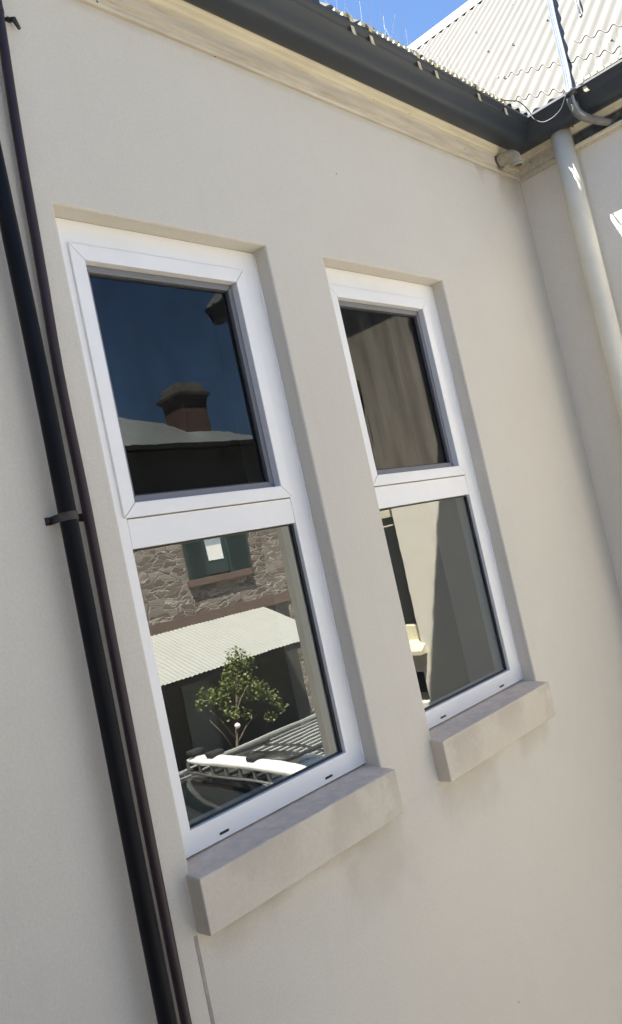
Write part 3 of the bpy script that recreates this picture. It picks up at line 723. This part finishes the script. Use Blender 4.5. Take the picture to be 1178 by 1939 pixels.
cl = [((-.42, 2.28), .20, 130), ((-.15, 2.15), .22, 150), ((.42, 2.78), .24, 260), ((.62, 2.60), .20, 150), ((.22, 2.40), .30, 330), ((.52, 2.20), .30, 320), ((.05, 1.85), .20, 110), ((.85, 2.05), .22, 190), ((1.12, 1.82), .18, 130), ((1.28, 1.60), .13, 60), ((.35, 1.75), .17, 70), ((.95, 1.50), .15, 60), ((-.62, 2.18), .12, 50)]
for (cx_, cz_), rr, n in cl:
    for _ in range(int(n * .85)):
        d = Vector((rnd.gauss(0, 1), rnd.gauss(0, 1), rnd.gauss(0, 1))).normalized() * rr * rnd.random() ** .45
        p = Vector((tx + cx_, ty, GZ + cz_ + .14)) + d
        a = Vector((rnd.uniform(-1, 1), rnd.uniform(-1, 1), rnd.uniform(-.8, .3))).normalized(); b = a.cross(Vector((rnd.random(), rnd.random(), rnd.random()))).normalized()
        l, w = rnd.uniform(.05, .085), rnd.uniform(.016, .026)
        bm.faces.new([bm.verts.new(q) for q in (p, p + a * l * .5 + b * w, p + a * l, p + a * l * .5 - b * w)])
build('crown', bm, mat('leaf_green', (.19, .21, .06), .5, var=.5, vscale=8, vcol=(.07, .11, .03)), TR)
bm = bmesh.new(); bmesh.ops.create_icosphere(bm, subdivisions=2, radius=.055, matrix=Matrix.Translation((tx - .16, ty + .35, GZ + 1.78))); build('blossom', bm, mat('pale_blossom', (.8, .7, .7), .7), TR)

# ---------------------------------------------------------------- parked car with a board on its roof rails
CAR = empty('parked_car', (6.95, -6.6, GZ)); tag(CAR, 'dark grey station wagon parked with roof rack, mirrored in the left window', 'car')
M_body = mat('car_paint', (.09, .10, .105), .22, metal=.5, spec=.6, coat=.6)
M_cglass = mat('car_glass', (.012, .016, .018), .05, spec=.9)
M_chrome = mat('chrome', (.8, .8, .8), .1, metal=1)
M_tyre = mat('tyre_rubber', (.02, .02, .02), .9)
cx0, cyr = 6.95, -8.9      # car centre x; rear y (nose points to +y)
def section(y, w, zb, zt, zs, wt):   # lower half width w, belt height zs, roof half width wt
    return [(-w * .96, y, zb), (-w, y, (zb + zs) / 2), (-w * .97, y, zs), (-wt, y, zt - .05), (-wt * .8, y, zt), (wt * .8, y, zt), (wt, y, zt - .05), (w * .97, y, zs), (w, y, (zb + zs) / 2), (w * .96, y, zb)]
secs = [(0.0, .80, .45, .95, .90, .72), (.06, .87, .30, 1.10, .98, .78), (.25, .90, .26, 1.55, 1.0, .66), (.7, .91, .25, 1.70, 1.0, .66), (1.6, .92, .25, 1.74, 1.0, .67), (2.6, .92, .25, 1.70, .99, .66), (3.05, .92, .25, 1.60, .98, .62), (3.75, .91, .25, 1.06, .97, .74), (4.3, .88, .27, .98, .90, .74), (4.55, .80, .33, .85, .80, .66), (4.62, .70, .45, .70, .68, .55)]
bm = bmesh.new(); rg = [[bm.verts.new((cx0 + p[0], cyr + p[1], GZ + p[2])) for p in section(y, w, zb, zt, zs, wt)] for (y, w, zb, zt, zs, wt) in secs]
for i, (a, b) in enumerate(zip(rg, rg[1:])):
    for k in range(10):
        fc = bm.faces.new((a[k], a[(k + 1) % 10], b[(k + 1) % 10], b[k])); fc.smooth = True
        if k in (2, 6) and 2 <= i <= 6: fc.material_index = 1
        if i == 6 and k in (3, 4, 5): fc.material_index = 1
bm.faces.new(rg[0][::-1]); bm.faces.new(rg[-1])
build('body', bm, [M_body, M_cglass], CAR, smooth=True)
for s_ in (-1, 1):
    for yy in (1.0, 3.75):
        bm = bmesh.new(); pr = [(.31, -.11), (.335, -.09), (.335, .09), (.31, .11), (.21, .11), (.20, .09), (.20, -.09)]
        n = 28; rr = [[bm.verts.new((cx0 + s_ * .83 + q, cyr + yy + r_ * math.cos(2 * math.pi * k / n), GZ + .335 + r_ * math.sin(2 * math.pi * k / n))) for (r_, q) in pr] for k in range(n)]
        for k in range(n):
            for j in range(len(pr)): bm.faces.new((rr[k][j], rr[k][(j + 1) % 7], rr[(k + 1) % n][(j + 1) % 7], rr[(k + 1) % n][j]))
        wh = build('wheel', bm, M_tyre, CAR, smooth=True)
        bm = bmesh.new(); bmesh.ops.create_cone(bm, cap_ends=True, segments=24, radius1=.2, radius2=.19, depth=.17, matrix=Matrix.Translation((cx0 + s_ * .83, cyr + yy, GZ + .335)) @ Matrix.Rotation(R(90), 4, 'Y')); build('rim', bm, M_chrome, wh)
    bm = bmesh.new(); tube(bm, curve_pts([(cx0 + s_ * .60, cyr + .5, GZ + 1.70), (cx0 + s_ * .62, cyr + .8, GZ + 1.77), (cx0 + s_ * .62, cyr + 1.8, GZ + 1.80), (cx0 + s_ * .61, cyr + 2.7, GZ + 1.72)], 6), .02, 8); build('roof_rail', bm, M_chrome, CAR)
    bm = bmesh.new(); bmesh.ops.create_uvsphere(bm, u_segments=16, v_segments=10, radius=1, matrix=Matrix.Translation((cx0 + s_ * 1.03, cyr + 3.15, GZ + 1.10)) @ Matrix.Diagonal((.11, .06, .08, 1))); build('mirror', bm, M_chrome, CAR, smooth=True)
for yy in (.95, 2.35):
    bm = bmesh.new(); box(bm, cx0 - .72, cx0 + .72, cyr + yy - .03, cyr + yy + .03, GZ + 1.80, GZ + 1.835); build('cross_bar', bm, M_tyre, CAR, bevel=.006)
# long white board (rolled awning) on brackets
M_brk = mat('bracket_grey', (.10, .10, .10), .5)
AW = empty('roof_awning', (6.95, -6.6, GZ)); tag(AW, 'long white roof box strapped along the side of the car roof', 'roof awning')
ax, a0, a1 = 6.32, -8.2, -5.0
bm = bmesh.new(); rings = []
for i in range(21):
    t = i / 20; y = a0 + (a1 - a0) * t; k = min(1, (t * 6) ** .5, ((1 - t) * 6) ** .5) * .98 + .02; zc = GZ + 1.98 - .05 * (2 * t - 1) ** 2
    rings.append([bm.verts.new((ax + .13 * k * math.cos(q) * (1 if abs(math.cos(q)) < .9 else 1), y, zc + .07 * k * math.sin(q))) for q in [2 * math.pi * j / 16 for j in range(16)]])
for a, b in zip(rings, rings[1:]):
    for j in range(16): bm.faces.new((a[j], a[(j + 1) % 16], b[(j + 1) % 16], b[j])).smooth = True
bm.faces.new(rings[0][::-1]); bm.faces.new(rings[-1])
build('board', bm, mat('white_gelcoat', (.8, .8, .78), .3), AW)
for yy in (-7.9, -7.35, -6.35):
    bm = bmesh.new(); box(bm, ax - .10, ax + .12, yy - .09, yy + .09, GZ + 2.035, GZ + 2.10); build('strap_pad', bm, M_tyre, AW, bevel=.02)
for k in range(7):
    yy = -8.0 + k * .34
    bm = bmesh.new(); box(bm, ax - .11, ax + .08, yy - .02, yy + .02, GZ + 1.80, GZ + 1.835); box(bm, ax - .11, ax - .075, yy - .0195, yy + .0195, GZ + 1.836, GZ + 1.93); build('bracket', bm, M_brk, AW)
bm = bmesh.new(); tube(bm, [(ax - .1, -8.1, GZ + 1.79), (ax - .1, -5.8, GZ + 1.79)], .018, 8); build('rail', bm, M_brk, AW)

# unseen landing and left building, added to cut ground bounce and left light
LD = empty('added_timber_landing', (.2, -1.9, GZ)); tag(LD, 'unseen dark timber landing added below the windows to cut ground bounce', 'landing')
M_deck = mat('dark_decking', (.10, .08, .06), .8, var=.3, vscale=3, stretch=(.4, 6, 1))
for k in range(17):
    bm = bmesh.new(); y = -.75 - k * .125; box(bm, -3.2, 1.3, y - .115, y, -1.66, -1.625); build('board', bm, M_deck, LD)
for px in (-3.1, 1.15):
    for py in (-.85, -2.75):
        bm = bmesh.new(); box(bm, px - .05, px + .05, py - .05, py + .05, GZ, -1.66); build('post', bm, M_deck, LD)
NB = empty('added_left_building', (-4.5, -5, GZ)); tag(NB, 'unseen tall grey building added to block light from the left', 'building')
bm = bmesh.new(); box(bm, -9, -3.4, -13, -.6, GZ, 3.2); nw = build('wall', bm, mat('grey_render', (.50, .47, .42), .9, var=.1, vscale=4, stretch=(1, 1, 5)), NB)
bm = bmesh.new(); prism(bm, [(-9.2, 3.2), (-3.2, 3.2), (-6.2, 5.0)], 'y', -13.2, -.5); build('roof', bm, M_roof, NB)

for o in (CAR, AW):
    o.location.x += .18; o.rotation_euler.z = R(7)
